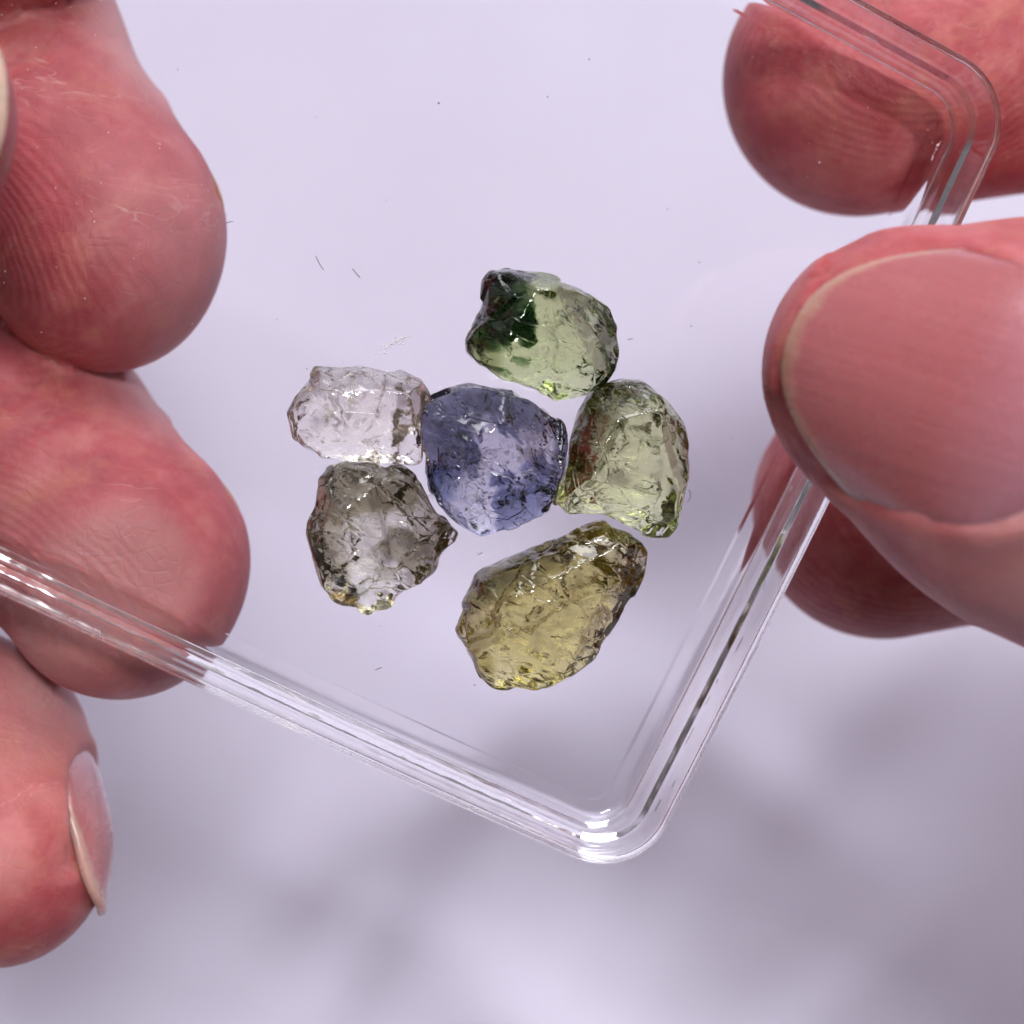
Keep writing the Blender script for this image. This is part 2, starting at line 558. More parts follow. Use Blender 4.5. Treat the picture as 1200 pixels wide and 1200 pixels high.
# dust, fibres and scuffs lying on the tray floor and along its rim (far too small to pick apart)
def build_dust():
    rng = random.Random(5)
    V = []; F = []

    def blob(c, r):
        k = len(V); st = [1 + rng.uniform(-.5, .5) for _ in range(6)]
        for a, s in zip(((1, 0, 0), (-1, 0, 0), (0, 1, 0), (0, -1, 0), (0, 0, .6), (0, 0, -.6)), st):
            V.append([c[i] + a[i] * r * s for i in range(3)])
        for f in ((0, 2, 4), (2, 1, 4), (1, 3, 4), (3, 0, 4), (2, 0, 5), (1, 2, 5), (3, 1, 5), (0, 3, 5)): F.append([k + i for i in f])

    def fibre(c, a, L, r, bend):
        k = len(V); n = 7
        x, y = c[0], c[1]
        for i in range(n):
            for q in range(3):
                t = 2 * math.pi * q / 3
                V.append([x - math.sin(a) * r * math.cos(t), y + math.cos(a) * r * math.cos(t), c[2] + r * math.sin(t)])
            x += math.cos(a) * L / n; y += math.sin(a) * L / n; a += bend / n
        for i in range(n - 1):
            for q in range(3):
                p = (q + 1) % 3
                F.append([k + i * 3 + q, k + i * 3 + p, k + i * 3 + 3 + p, k + i * 3 + 3 + q])
    zt = FLOOR + 0.06
    for (px, py) in ((638, 107), (265, 330), (215, 70), (360, 145), (368, 420), (415, 430), (330, 375), (540, 395), (735, 180), (800, 395),
                     (760, 700), (870, 500), (880, 520), (563, 580), (432, 735), (380, 745), (560, 795), (820, 300), (460, 230),
                     (505, 125), (700, 60), (780, 240), (310, 560), (350, 640), (620, 870), (480, 830)):
        for _ in range(1):
            q = to_tray(px + rng.uniform(-14, 14), py + rng.uniform(-14, 14), zt)
            blob((q[0], q[1], zt), rng.uniform(0.025, 0.055))
    for (px, py, a, L, b) in ((370, 300, -1.2, 1.1, 0.4), (413, 315, -0.9, 0.8, 0.1), (560, 650, 0.35, 0.35, 0.2), (806, 588, 0.9, 0.9, 1.6),
                              (440, 785, 0.3, 0.5, 0.1), (735, 398, 0.1, 0.4, 0.2), (265, 262, 0.5, 0.5, -.6), (700, 420, 0.2, 0.3, 0.1)):
        q = to_tray(px, py, zt); fibre((q[0], q[1], zt), a + math.radians(26), L, 0.028, b)
    dust = mesh_obj('dust', V, F, mat_plain('dust_grey', (0.13, 0.11, 0.13)), parent=tray, matrix=TRAY_M)
    dust['kind'] = 'stuff'
    # whitish scuffs: a rubbed spot above the pink stone, bright specks
    V.clear(); F.clear()
    for _ in range(60):
        t = rng.random()
        q = to_tray(432 + 42 * t + rng.gauss(0, 5), 418 - 24 * t + rng.gauss(0, 4), zt)
        blob((q[0], q[1], zt), rng.uniform(0.02, 0.07) * (1.3 if t > .45 else .8))
    for _ in range(46):
        q = to_tray(rng.uniform(0, 240), rng.uniform(0, 400), zt); blob((q[0], q[1], zt), rng.uniform(0.015, 0.045))
    for _ in range(30):
        q = to_tray(rng.uniform(860, 1130), rng.uniform(10, 240), zt); blob((q[0], q[1], zt), rng.uniform(0.015, 0.04))
    sc_ = mesh_obj('scuff', V, F, mat_plain('scuff_white', (0.92, 0.86, 0.86), 0.4), parent=tray, matrix=TRAY_M)
    sc_['kind'] = 'stuff'
    # dark broken line of scratches in the rim's outer wall on the right, and along the lower side
    V.clear(); F.clear()
    for y, L in ((-21.5, 0.9), (-19.8, 0.5), (-17.2, 1.3), (-14.6, 0.7), (-13.2, 0.35), (-11.0, 1.1), (-7.0, 0.6)):
        zz = rng.uniform(3.2, 4.2)
        fibre((TRAY_S / 2 - 0.28 - 0.33 * (4.2 - zz), y, zz), math.pi / 2 + rng.uniform(-.04, .04), L, rng.uniform(0.015, 0.04), 0.03)
    s2 = mesh_obj('rim_scratch', V, F, mat_plain('scratch_dark', (0.10, 0.08, 0.09)), parent=tray, matrix=TRAY_M)
    s2['kind'] = 'stuff'


build_dust()

# ------------------------------------------------------------------ rough gemstones
def poly_sd(poly, X, Y):
    d = np.full(X.shape, 1e9); ins = np.zeros(X.shape, bool)
    n = len(poly)
    for i in range(n):
        ax_, ay = poly[i]; bx, by = poly[(i + 1) % n]
        ex, ey = bx - ax_, by - ay
        wx, wy = X - ax_, Y - ay
        t = np.clip((wx * ex + wy * ey) / (ex * ex + ey * ey), 0, 1)
        d = np.minimum(d, (wx - ex * t) ** 2 + (wy - ey * t) ** 2)
        c1 = (ay <= Y) != (by <= Y)
        with np.errstate(divide='ignore', invalid='ignore'):
            xi = ax_ + (Y - ay) * ex / (ey if ey != 0 else 1e-9)
        ins ^= c1 & (X < xi)
    d = np.sqrt(d)
    return np.where(ins, -d, d)


def build_gem(name, outline, H, facets, seed, mat, label, chip=0.26, cell=0.11, top_rough=0.4, flecks=(80, 14), zones=(), cracks=(), group=None, crack_mat=None):
    """outline: photographed silhouette; facets: (photo x, photo y, height, tilt direction deg in photo, tilt deg) planes cut on top"""
    zm = FLOOR + 0.42 * H
    poly = np.array([to_tray(x, y, zm) for x, y in outline])
    c0 = poly.mean(0)
    z0 = FLOOR + 0.03
    org = np.array([poly[:, 0].min() - 0.6, poly[:, 1].min() - 0.6, z0 - 0.5])
    top = np.array([poly[:, 0].max() + 0.6, poly[:, 1].max() + 0.6, z0 + H + 0.6])
    n = np.ceil((top - org) / cell).astype(int) + 1
    g = np.stack(np.meshgrid(*[org[i] + cell * np.arange(n[i]) for i in range(3)], indexing='ij'), -1)
    d2 = poly_sd(poly, g[:, :, 0, 0], g[:, :, 0, 1])[:, :, None]
    z = g[..., 2] - z0
    up = np.maximum(z - 0.45 * H, 0) / (0.55 * H); dn = np.maximum(0.40 * H - z, 0) / (0.40 * H)
    f = d2 + 0.9 * up ** 1.7 + 1.1 * dn ** 1.5
    f = np.maximum(f, z - H)
    rng = np.random.default_rng(seed)
    ctr = np.array([c0[0], c0[1], z0 + H * 0.45])
    for (px, py, h, direc, tilt) in facets:
        q = to_tray(px, py, z0 + h)
        a = math.radians(direc) + math.radians(26.2); t = math.radians(tilt)
        nn = np.array([math.sin(t) * math.cos(a), math.sin(t) * math.sin(a), math.cos(t)])
        f = np.maximum(f, (g - np.array([q[0], q[1], z0 + h])) @ nn)
    for k in range(9):                                    # underside: a shallow keel of broken faces
        a = rng.uniform(0, 2 * math.pi); t = math.radians(rng.uniform(18, 55))
        nn = np.array([math.sin(t) * math.cos(a), math.sin(t) * math.sin(a), -math.cos(t)])
        off = rng.uniform(0.36, 0.46) * H + abs(nn[0]) * 1.5 + abs(nn[1]) * 1.5
        f = np.maximum(f, (g - ctr) @ nn - off)
    f = np.maximum(f, -z)
    band = np.abs(f) < 0.9
    pts = g[band]
    add = np.zeros(len(pts))
    zz = (pts[:, 2] - z0) / H
    zw = np.where(zz > 0.62, top_rough, np.where(zz < 0.30, 1.4, 0.8))
    for cnt, amp in ((26, chip * 0.7), (150, chip * 0.45), (520, chip * 0.22)):
        s = rng.uniform(org, top, (cnt, 3)); gr = rng.normal(size=(cnt, 3)); gr /= np.linalg.norm(gr, axis=1)[:, None]
        out = np.empty(len(pts))
        sn = (s * s).sum(1)
        for i in range(0, len(pts), 40000):
            p = pts[i:i + 40000]
            j = np.argmin(sn[None] - 2 * p @ s.T, 1)
            out[i:i + 40000] = ((p - s[j]) * gr[j]).sum(1)
        add += np.clip(amp * out, -0.24, 0.24) * zw
    f[band] += np.clip(add, -0.16, 0.34)
    f = np.maximum(f, -(g[..., 2] - z0))
    fs = f.copy()
    for a in range(3):                                    # take the one-cell teeth off the chips
        r0 = np.roll(fs, 1, a); r1 = np.roll(fs, -1, a)
        fs = 0.6 * fs + 0.2 * (r0 + r1)
    f = np.maximum(fs, -(g[..., 2] - z0))
    v, q = surface_nets(f.copy(), org, cell)
    # keep the main piece only
    par = np.arange(len(v))
    for _ in range(200):
        m = par[q].min(1)
        old = par.copy()
        for k in range(4): np.minimum.at(par, q[:, k], m)
        par = par[par]
        if (par == old).all(): break
    main = np.bincount(par).argmax()
    keep = par == main
    ren = np.cumsum(keep) - 1
    q = ren[q[keep[q].all(1)]]; v = v[keep]
    base = np.array([c0[0], c0[1], z0])
    o = mesh_obj(name, v, q, mat, origin=base, matrix=TRAY_M)
    tag(o, label, 'gemstone', 'six rough stones on the tray')
    for zi, (px, py, h, rx, ry, rz, ang, ab) in enumerate(zones):   # absorbing zones: stone colour, and dark internal reflections put in as colour
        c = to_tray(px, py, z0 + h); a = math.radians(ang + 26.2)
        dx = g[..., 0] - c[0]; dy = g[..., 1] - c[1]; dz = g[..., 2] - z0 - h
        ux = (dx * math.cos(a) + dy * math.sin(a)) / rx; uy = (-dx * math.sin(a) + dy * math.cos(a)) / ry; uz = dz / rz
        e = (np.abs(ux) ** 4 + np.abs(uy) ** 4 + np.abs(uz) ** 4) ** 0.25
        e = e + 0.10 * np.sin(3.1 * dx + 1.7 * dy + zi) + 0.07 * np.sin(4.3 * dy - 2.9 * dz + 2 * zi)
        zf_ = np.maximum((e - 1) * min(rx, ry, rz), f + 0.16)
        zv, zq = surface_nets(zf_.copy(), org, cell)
        if len(zq): mesh_obj('colour_shade_zone', zv, zq, mat_zone(ab), parent=o, origin=base, matrix=TRAY_M)
    deep = np.argwhere(f < -0.5)
    for nm, cnt, mt_ in (('pale_inclusion', flecks[0], M_fleck), ('dark_inclusion', flecks[1], M_dark_fleck)):
        V = []; F = []
        lead = unit(rng.normal(size=3))
        for _ in range(cnt):                              # healed cracks and specks inside the stone
            c = g[tuple(deep[rng.integers(len(deep))])]
            e3 = unit(lead + rng.normal(size=3) * 0.7); e1 = unit(np.cross(e3, rng.normal(size=3))); e2 = np.cross(e3, e1)
            L = rng.uniform(0.25, 0.95); W = L * rng.uniform(0.15, 0.6); bend = rng.uniform(-.25, .25)
            k = len(V); m_ = 7
            for i in range(m_):
                u_ = i / (m_ - 1) - .5; w_ = W * (1 - 3.6 * u_ * u_) * rng.uniform(.7, 1.2)
                for sg in (-.5, .5): V.append(c + e1 * L * u_ + e2 * w_ * sg + e3 * (bend * L * 4 * u_ * u_ + rng.normal() * .03))
            for i in range(m_ - 1): F.append([k + 2 * i, k + 2 * i + 2, k + 2 * i + 3, k + 2 * i + 1])
        if V:
            x = mesh_obj(nm, V, F, mt_, parent=o, origin=base, matrix=TRAY_M); x['kind'] = 'stuff'
    for (px, py, h, direc, tilt, L, W) in cracks:         # inner fracture sheets
        c = to_tray(px, py, z0 + h)
        a = math.radians(direc + 26.2); t = math.radians(tilt)
        e1 = np.array([math.cos(a), math.sin(a), 0]); e2 = np.array([-math.sin(a) * math.cos(t), math.cos(a) * math.cos(t), math.sin(t)])
        e3 = np.cross(e1, e2)
        nu, nv = 9, 6
        V = []
        for i in range(nu):
            for j in range(nv):
                uu, vv = i / (nu - 1) - .5, j / (nv - 1) - .5
                V.append(np.array([c[0], c[1], z0 + h]) + e1 * L * uu * (1 - .3 * abs(vv)) + e2 * W * vv * (1 - 1.1 * uu * uu)
                         + e3 * (0.25 * math.sin(3 * uu + vv * 4) + rng.normal() * 0.04))
        F = [[i * nv + j, (i + 1) * nv + j, (i + 1) * nv + j + 1, i * nv + j + 1] for i in range(nu - 1) for j in range(nv - 1)]
        mesh_obj('fracture', V, F, crack_mat, parent=o, origin=base, matrix=TRAY_M)
    return o


M_white_crack = mat_crack('fracture_pale', (0.85, 0.83, 0.80), 0.55)
M_fleck = mat_crack('fleck_pale', (0.90, 0.87, 0.82), 0.7)
M_dark_fleck = mat_crack('fleck_dark', (0.14, 0.11, 0.09), 0.8)
M_dark_crack = mat_crack('fracture_dark', (0.10, 0.07, 0.05), 0.6)
M_amber_crack = mat_crack('fracture_amber', (0.55, 0.30, 0.06), 0.6)

build_gem('rough_gemstone',
          [(567, 330), (575, 318), (592, 313), (612, 318), (640, 322), (668, 333), (690, 348), (710, 362), (720, 385), (722, 410), (718, 433),
           (705, 450), (695, 457), (675, 463), (650, 468), (640, 462), (612, 455), (585, 443), (562, 428), (547, 412), (546, 398), (553, 382), (562, 362)],
          5.6, [(590, 355, 4.7, 150, 40), (650, 400, 5.3, 320, 8), (700, 400, 4.2, 20, 42), (640, 450, 4.0, 270, 42), (560, 410, 3.6, 200, 50)],
          11, mat_gem('pale_green_stone', (84, 64, 185), patch=((0.75, 0.45, 0.12), 0.70), seed=0.3),
          'green rough stone with a black-green corner, uppermost on the tray',
          zones=((588, 357, 2.6, 1.5, 2.3, 2.8, 5, (1000, 740, 1050)), (565, 415, 2.2, 1.2, 1.2, 2.0, 30, (260, 240, 380)), (712, 400, 2.4, 0.8, 2.0, 2.0, 0, (260, 260, 260)),  # first zone: absorbing block standing in for a facet dark by internal reflection
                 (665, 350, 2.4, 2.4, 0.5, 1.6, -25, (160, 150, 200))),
          cracks=((655, 375, 2.6, 20, 50, 2.4, 1.2), (680, 385, 2.2, -40, 60, 1.8, 1.0), (620, 445, 1.6, 10, 40, 1.2, .8)), crack_mat=M_dark_crack)

build_gem('rough_gemstone',
          [(335, 483), (345, 465), (360, 447), (370, 430), (400, 428), (440, 430), (470, 436), (495, 443), (505, 460), (503, 490), (497, 520), (492, 541),
           (480, 545), (440, 542), (400, 538), (375, 536), (370, 530), (355, 524), (345, 512), (340, 495)],
          4.6, [(420, 480, 4.4, 260, 6), (420, 440, 3.6, 90, 45), (360, 490, 3.4, 190, 38), (420, 525, 3.2, 270, 40), (495, 480, 3.8, 0, 48)],
          23, mat_gem('colourless_pink_stone', (2, 13, 32), rough=0.05, seed=1.1, facet=0.24),
          'nearly colourless pinkish rough stone, leftmost and palest on the tray', chip=0.2, flecks=(70, 10),
          cracks=((395, 470, 2.2, 80, 60, 2.2, .7), (445, 505, 2.0, 15, 50, 2.6, .9)), crack_mat=M_white_crack)

build_gem('rough_gemstone',
          [(488, 485), (492, 472), (510, 463), (530, 455), (550, 449), (575, 452), (605, 458), (625, 467), (645, 482), (658, 498), (663, 520), (659, 545),
           (650, 575), (640, 597), (620, 610), (590, 621), (563, 627), (545, 620), (530, 605), (515, 590), (505, 575), (498, 545), (490, 515)],
          6.2, [(570, 540, 6.0, 250, 8), (540, 480, 4.8, 120, 38), (630, 500, 4.6, 30, 42), (600, 600, 4.2, 290, 42), (505, 540, 4.2, 190, 44)],
          37, mat_gem('violet_blue_stone', (88, 92, 66), rough=0.06, seed=1.9),
          'violet-blue rough stone in the middle of the six on the tray', chip=0.32,
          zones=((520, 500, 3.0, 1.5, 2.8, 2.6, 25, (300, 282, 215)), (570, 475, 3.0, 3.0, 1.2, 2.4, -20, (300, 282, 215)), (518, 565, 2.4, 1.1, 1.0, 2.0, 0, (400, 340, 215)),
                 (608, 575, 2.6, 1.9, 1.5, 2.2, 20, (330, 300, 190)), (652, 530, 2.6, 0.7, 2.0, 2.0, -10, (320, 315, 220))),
          cracks=((545, 520, 3.0, -50, 60, 3.6, 1.8), (560, 490, 2.6, -20, 50, 3.0, 1.5), (600, 560, 2.4, 20, 45, 2.8, 1.6), (520, 570, 2.2, 40, 60, 2.4, 1.2)),
          crack_mat=M_white_crack)

build_gem('rough_gemstone',
          [(693, 460), (705, 452), (730, 446), (750, 448), (770, 460), (785, 480), (800, 500), (804, 520), (802, 560), (795, 590), (790, 615),
           (780, 627), (760, 627), (740, 620), (720, 608), (690, 602), (664, 600), (650, 590), (655, 570), (665, 545), (671, 515), (679, 485)],
          5.8, [(745, 540, 5.5, 330, 7), (690, 500, 4.6, 160, 46), (735, 460, 4.2, 100, 48), (795, 520, 4.4, 10, 48), (720, 600, 4.0, 260, 45)],
          52, mat_gem('pale_yellow_green_stone', (56, 46, 150), seed=2.6),
          'pale yellow-green rough stone right of the violet-blue one', chip=0.24,
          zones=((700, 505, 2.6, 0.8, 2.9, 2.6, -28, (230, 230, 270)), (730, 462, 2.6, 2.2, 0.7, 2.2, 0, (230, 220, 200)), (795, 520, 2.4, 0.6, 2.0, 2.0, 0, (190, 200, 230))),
          cracks=((745, 520, 2.5, 75, 70, 3.4, .8), (765, 575, 2.2, 100, 60, 2.4, .8)), crack_mat=M_dark_crack)

build_gem('rough_gemstone',
          [(375, 560), (385, 547), (405, 543), (440, 543), (470, 547), (485, 556), (493, 570), (502, 580), (517, 602), (540, 624), (537, 636),
           (520, 650), (505, 670), (480, 690), (455, 710), (432, 722), (415, 712), (400, 710), (380, 690), (372, 665), (361, 625), (362, 605), (370, 590)],
          6.0, [(440, 610, 5.6, 350, 9), (400, 565, 4.6, 120, 44), (378, 640, 4.2, 190, 48), (440, 690, 3.8, 260, 48), (510, 630, 4.2, 330, 44)],
          71, mat_gem('smoky_grey_stone', (34, 38, 66), rough=0.04, patch=((0.70, 0.42, 0.14), 0.70), seed=3.3),
          'smoky grey-brown rough stone with pale cracks, under the pinkish stone', chip=0.34,
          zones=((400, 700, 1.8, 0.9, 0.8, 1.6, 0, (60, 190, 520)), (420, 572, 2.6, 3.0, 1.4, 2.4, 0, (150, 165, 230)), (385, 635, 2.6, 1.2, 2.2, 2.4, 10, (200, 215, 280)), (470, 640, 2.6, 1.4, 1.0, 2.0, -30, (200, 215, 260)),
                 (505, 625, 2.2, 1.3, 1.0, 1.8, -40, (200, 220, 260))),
          cracks=((430, 660, 2.4, 70, 60, 3.4, 1.2), (450, 630, 3.0, 40, 55, 2.8, 1.6), (420, 600, 3.2, -20, 50, 2.0, 1.2), (470, 590, 2.8, 20, 60, 2.4, 1.4)),
          crack_mat=M_white_crack)

build_gem('rough_gemstone',
          [(530, 738), (540, 715), (552, 690), (555, 675), (570, 665), (610, 650), (650, 632), (690, 615), (712, 610), (730, 618), (750, 632), (756, 645),
           (750, 675), (735, 705), (720, 735), (700, 765), (670, 790), (645, 805), (625, 812), (605, 808), (580, 806), (560, 795), (550, 770), (540, 755)],
          5.8, [(660, 700, 5.5, 300, 8), (620, 665, 4.8, 115, 40), (730, 690, 4.2, 330, 46), (600, 790, 4.0, 250, 42), (550, 720, 4.0, 180, 44)],
          93, mat_gem('honey_yellow_stone', (58, 76, 240), rough=0.05, seed=4.2),
          'honey-yellow elongated rough stone, lowest on the tray', chip=0.24,
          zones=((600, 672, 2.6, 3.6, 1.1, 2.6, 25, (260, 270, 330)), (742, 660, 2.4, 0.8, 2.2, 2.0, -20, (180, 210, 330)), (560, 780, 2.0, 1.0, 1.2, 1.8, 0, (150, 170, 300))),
          cracks=((640, 715, 2.8, 35, 55, 4.4, 1.0), (680, 680, 2.5, 30, 60, 2.5, .8)), crack_mat=M_amber_crack)


# ------------------------------------------------------------------ hands
class Cap:
    """tapered capsule, optionally flattened along one direction"""
    def __init__(s, a, b, ra, rb, flat=None):
        s.a, s.b = np.asarray(a, float), np.asarray(b, float); s.ra, s.rb, s.flat = ra, rb, flat

    def sd(s, p):
        q = p - s.a; e = s.b - s.a
        if s.flat is not None:
            n, f = s.flat
            q = q + (f - 1) * np.outer(q @ n, n); e = e + (f - 1) * (e @ n) * n
        L = e @ e
        t = np.clip(q @ e / L, 0, 1) if L > 1e-9 else np.zeros(len(q))
        d = np.linalg.norm(q - t[:, None] * e, axis=1) - (s.ra + (s.rb - s.ra) * t)
        return d / (1.0 if s.flat is None else 0.5 * (1 + s.flat[1]))

    def box(s, m):
        r = max(s.ra, s.rb) + m
        return np.minimum(s.a, s.b) - r, np.maximum(s.a, s.b) + r


class Nail:
    def __init__(s, c, t, n, W, L, over, base, mat, curl=0.25, sunk=0.0, amp=0.62, lift=0.30, prox=0.38, dist=0.45):
        """c: centre of the fingertip, t: towards the tip, n: dorsal; base: where the cuticle lies along t"""
        s.t = unit(t); n = np.asarray(n, float); s.n = unit(n - (n @ s.t) * s.t); s.s = np.cross(s.t, s.n)
        s.c, s.W, s.L, s.over, s.base, s.mat = np.asarray(c, float), W, L, over, base, mat
        s.curl, s.sunk, s.prox, s.dist = curl, sunk, prox, dist
        s.fi = None; s.amp = amp; s.lift = lift

    def ridge(s, p):
        q = p - s.c
        x, y, z = q @ s.s, q @ s.t - s.base, q @ s.n
        yp = s.prox * s.W * (x / s.W) ** 2
        Wl = s.W * (1 - 0.13 * np.clip(1 - y / s.L, 0, 1) ** 3)
        dx = np.abs(x) - Wl; dy = yp - y
        d = -smin(-dx, -dy, 2.6)
        fall = np.clip((s.L * 0.85 - y) / (s.L * 0.75), 0, 1) * np.clip((z + 1.0) / 2.0, 0, 1) * np.clip((s.W + 4 - np.abs(x)) / 2.5, 0, 1)
        up = s.amp * np.exp(-((d - 0.55) / 0.75) ** 2) * fall
        bed = -0.40 * np.clip(-d / 0.8, 0, 1) * np.clip((z + 1.0) / 2.0, 0, 1) * (y < s.L - s.over)
        return up + bed


class Hand:
    def __init__(s, name, label, mat):
        s.name, s.label, s.mat = name, label, mat
        s.creases = []; s.under = (); s.fingers = []; s.palm = []; s.nails = []; s.pads = []

    def finger(s, chain, extra=(), k=2.5, flat=None):
        """chain: (point, radius[, flat]) from the tip inwards; extra: capsules blended in"""
        caps = []
        for i in range(len(chain) - 1):
            caps.append(Cap(chain[i][0], chain[i + 1][0], chain[i][1], chain[i + 1][1], flat if i == 0 or flat is None else (flat[0], 1 + (flat[1] - 1) * 0.5)))
        caps += list(extra)
        s.fingers.append((caps, k))

    def sd(s, p):
        def group(caps, k):
            d = np.full(len(p), 1e3)
            for c in caps:
                lo, hi = c.box(9.0)
                m = ((p > lo) & (p < hi)).all(1)
                if m.any(): d[m] = smin(d[m], c.sd(p[m]), k)
            return d
        pal = group(s.palm, 9.0)
        out = pal
        for j, (caps, k) in enumerate(s.fingers):
            f = group(caps, k)
            if j in s.under:                              # pads flattened where they press on the underside of the tray
                zt = (p - TRAY_C) @ TR[:, 2] + 0.04
                f = -smin(-f, -zt, 0.8)
            out = np.minimum(out, smin(pal, f, 7.0))
        for (c, t, n, r) in s.creases:                    # flexion creases on the palm side
            m = np.linalg.norm(p - c, axis=1) < r * 1.7
            if m.any():
                q = p[m] - c
                y = q @ t + 0.06 * (q @ np.cross(t, n)) + 0.25 * np.sin(0.9 * (q @ np.cross(t, n)))
                out[m] += 0.38 * np.exp(-(y / 0.42) ** 2) * np.clip(0.5 - (q @ n) / r * 1.2, 0, 1)
        for nl in s.nails:
            m = np.linalg.norm(p - nl.c, axis=1) < 22
            if m.any(): out[m] -= nl.ridge(p[m])
        return out

    def mesh(s, cell=0.7):
        caps = [c for f in s.fingers for c in f[0]] + s.palm
        lo = np.min([c.box(3.0)[0] for c in caps], 0); hi = np.max([c.box(3.0)[1] for c in caps], 0)
        K = 4
        nc = np.ceil((hi - lo) / (cell * K)).astype(int) + 1
        g = np.stack(np.meshgrid(*[lo[i] + cell * K * (np.arange(nc[i]) + 0.5) for i in range(3)], indexing='ij'), -1)
        Dc = s.sd(g.reshape(-1, 3)).reshape(nc)
        near = np.abs(Dc) < cell * K * 1.35
        V = np.where(Dc < 0, -5.0, 5.0)
        for a in range(3): V = np.repeat(V, K, a); near = np.repeat(near, K, a)
        idx = np.argwhere(near)
        V[near] = s.sd(lo + cell * idx)
        v, q = surface_nets(V, lo, cell)
        for _ in range(2):
            d = s.sd(v); e = 0.15
            gr = np.stack([(s.sd(v + np.eye(3)[a] * e) - d) / e for a in range(3)], 1)
            gl = (gr ** 2).sum(1)
            step = np.clip(d / np.maximum(gl, 0.2), -0.4, 0.4)
            v = v - gr * step[:, None]
        return v, q

    def build(s):
        v, q = s.mesh()
        org = np.mean([c.a for c in s.palm], 0)
        o = mesh_obj(s.name, v, q, s.mat, origin=org)
        rid = np.zeros(len(v)); pad = np.zeros(len(v)); dors = np.zeros(len(v))
        for (c, t, n, r) in s.pads:                       # friction-ridge field round the pad core of each finger
            t = unit(t); n = unit(np.asarray(n) - (np.asarray(n) @ t) * t); b = np.cross(t, n)
            w = v - (np.asarray(c) - t * r * 0.2 - n * r * 0.8)
            dist = np.sqrt((w @ t) ** 2 * 0.7 + (w @ b) ** 2 * 1.6 + (w @ n) ** 2 * 0.8)
            x = v - np.asarray(c)
            close = np.exp(-(np.linalg.norm(x, axis=1) / (r * 2.1)) ** 4)
            side = np.clip(0.55 - (x @ n) / r, 0, 1)
            m = close > pad
            rid[m] = dist[m]
            pad = np.maximum(pad, close * side)
            dors = np.maximum(dors, np.exp(-(np.linalg.norm(x, axis=1) / (r * 3.2)) ** 4) * np.clip(((x @ n) / r - 0.1) * 1.4, 0, 1) * np.clip(-(x @ t) / r - 0.25, 0, 1))
        zt = (v - TRAY_C) @ TR[:, 2]                      # blanched skin where a pad is pressed against the tray
        press = np.exp(-((zt + 0.04) / 0.55) ** 2) * (zt < 0.2)
        for nm, arr in (('ridge', rid), ('pad', pad), ('dorsal', dors), ('press', press)):
            at = o.data.attributes.new(nm, 'FLOAT', 'POINT'); at.data.foreach_set('value', arr.astype(np.float32))
        tag(o, s.label, 'hand')
        o['kind'] = 'thing'
        for nl in s.nails: s.nail_mesh(o, nl)
        return o

    def nail_mesh(s, hand, nl):
        nu, nv = 37, 31
        caps, kk = s.fingers[nl.fi]

        def own(p):
            d = np.full(len(p), 1e3)
            for c in caps: d = smin(d, c.sd(p), kk)
            return d
        us = np.linspace(-1, 1, nu); vs = np.linspace(0, 1, nv)
        U, Vv = np.meshgrid(us, vs, indexing='ij')
        taper = 1.0 - 0.13 * (1 - Vv) ** 3
        x = U * nl.W * taper
        y0 = nl.prox * nl.W * U ** 2; y1 = nl.L - nl.dist * nl.W * np.abs(U) ** 2.4
        y = y0 + (y1 - y0) * Vv
        yl = np.minimum(y, nl.L - nl.over)
        org = nl.c + nl.t * nl.base

        def height(xx, yy):
            p = org + xx.reshape(-1, 1) * nl.s + yy.reshape(-1, 1) * nl.t
            h = np.full(len(p), 16.0)
            for _ in range(60):
                d = own(p + h[:, None] * nl.n)
                h -= np.clip(d, -1.0, 2.0) * 0.75
            h = h.reshape(xx.shape)
            return np.maximum(h, h[nu // 2][None] - nl.W * 0.95)
        h = height(x, yl)
        h = h + nl.lift - 0.12 * np.abs(U) ** 6 - 0.35 * np.clip(1 - Vv * 14, 0, 1)
        h = h - (y - yl) * nl.curl
        # even out the surface lengthwise so the plate is one clean curve
        for _ in range(14):
            h[:, 1:-1] = 0.5 * h[:, 1:-1] + 0.25 * (h[:, :-2] + h[:, 2:])
            h[1:-1] = 0.5 * h[1:-1] + 0.25 * (h[:-2] + h[2:])
        top = org + x[..., None] * nl.s + y[..., None] * nl.t + h[..., None] * nl.n
        bot = top - nl.n * (0.42) - nl.t * 0.0
        n = nu * nv
        V = np.concatenate([top.reshape(-1, 3), bot.reshape(-1, 3)])
        I = np.arange(n).reshape(nu, nv)
        F = []
        for i in range(nu - 1):
            for j in range(nv - 1):
                F.append([I[i, j], I[i + 1, j], I[i + 1, j + 1], I[i, j + 1]])
                F.append([n + I[i, j], n + I[i, j + 1], n + I[i + 1, j + 1], n + I[i + 1, j]])
        rim = [I[i, 0] for i in range(nu)] + [I[-1, j] for j in range(1, nv)] + [I[i, -1] for i in range(nu - 2, -1, -1)] + [I[0, j] for j in range(nv - 2, 0, -1)]
        for a, b in zip(rim, rim[1:] + rim[:1]): F.append([b, a, n + a, n + b])
        F = [[int(k) for k in f] for f in F]
        o = mesh_obj('nail', V, F, nl.mat, parent=hand, origin=org)
        for nm, arr in (('along', np.concatenate([Vv.ravel()] * 2)), ('across', np.concatenate([U.ravel()] * 2))):
            at = o.data.attributes.new(nm, 'FLOAT', 'POINT'); at.data.foreach_set('value', arr.astype(np.float32))
        return o


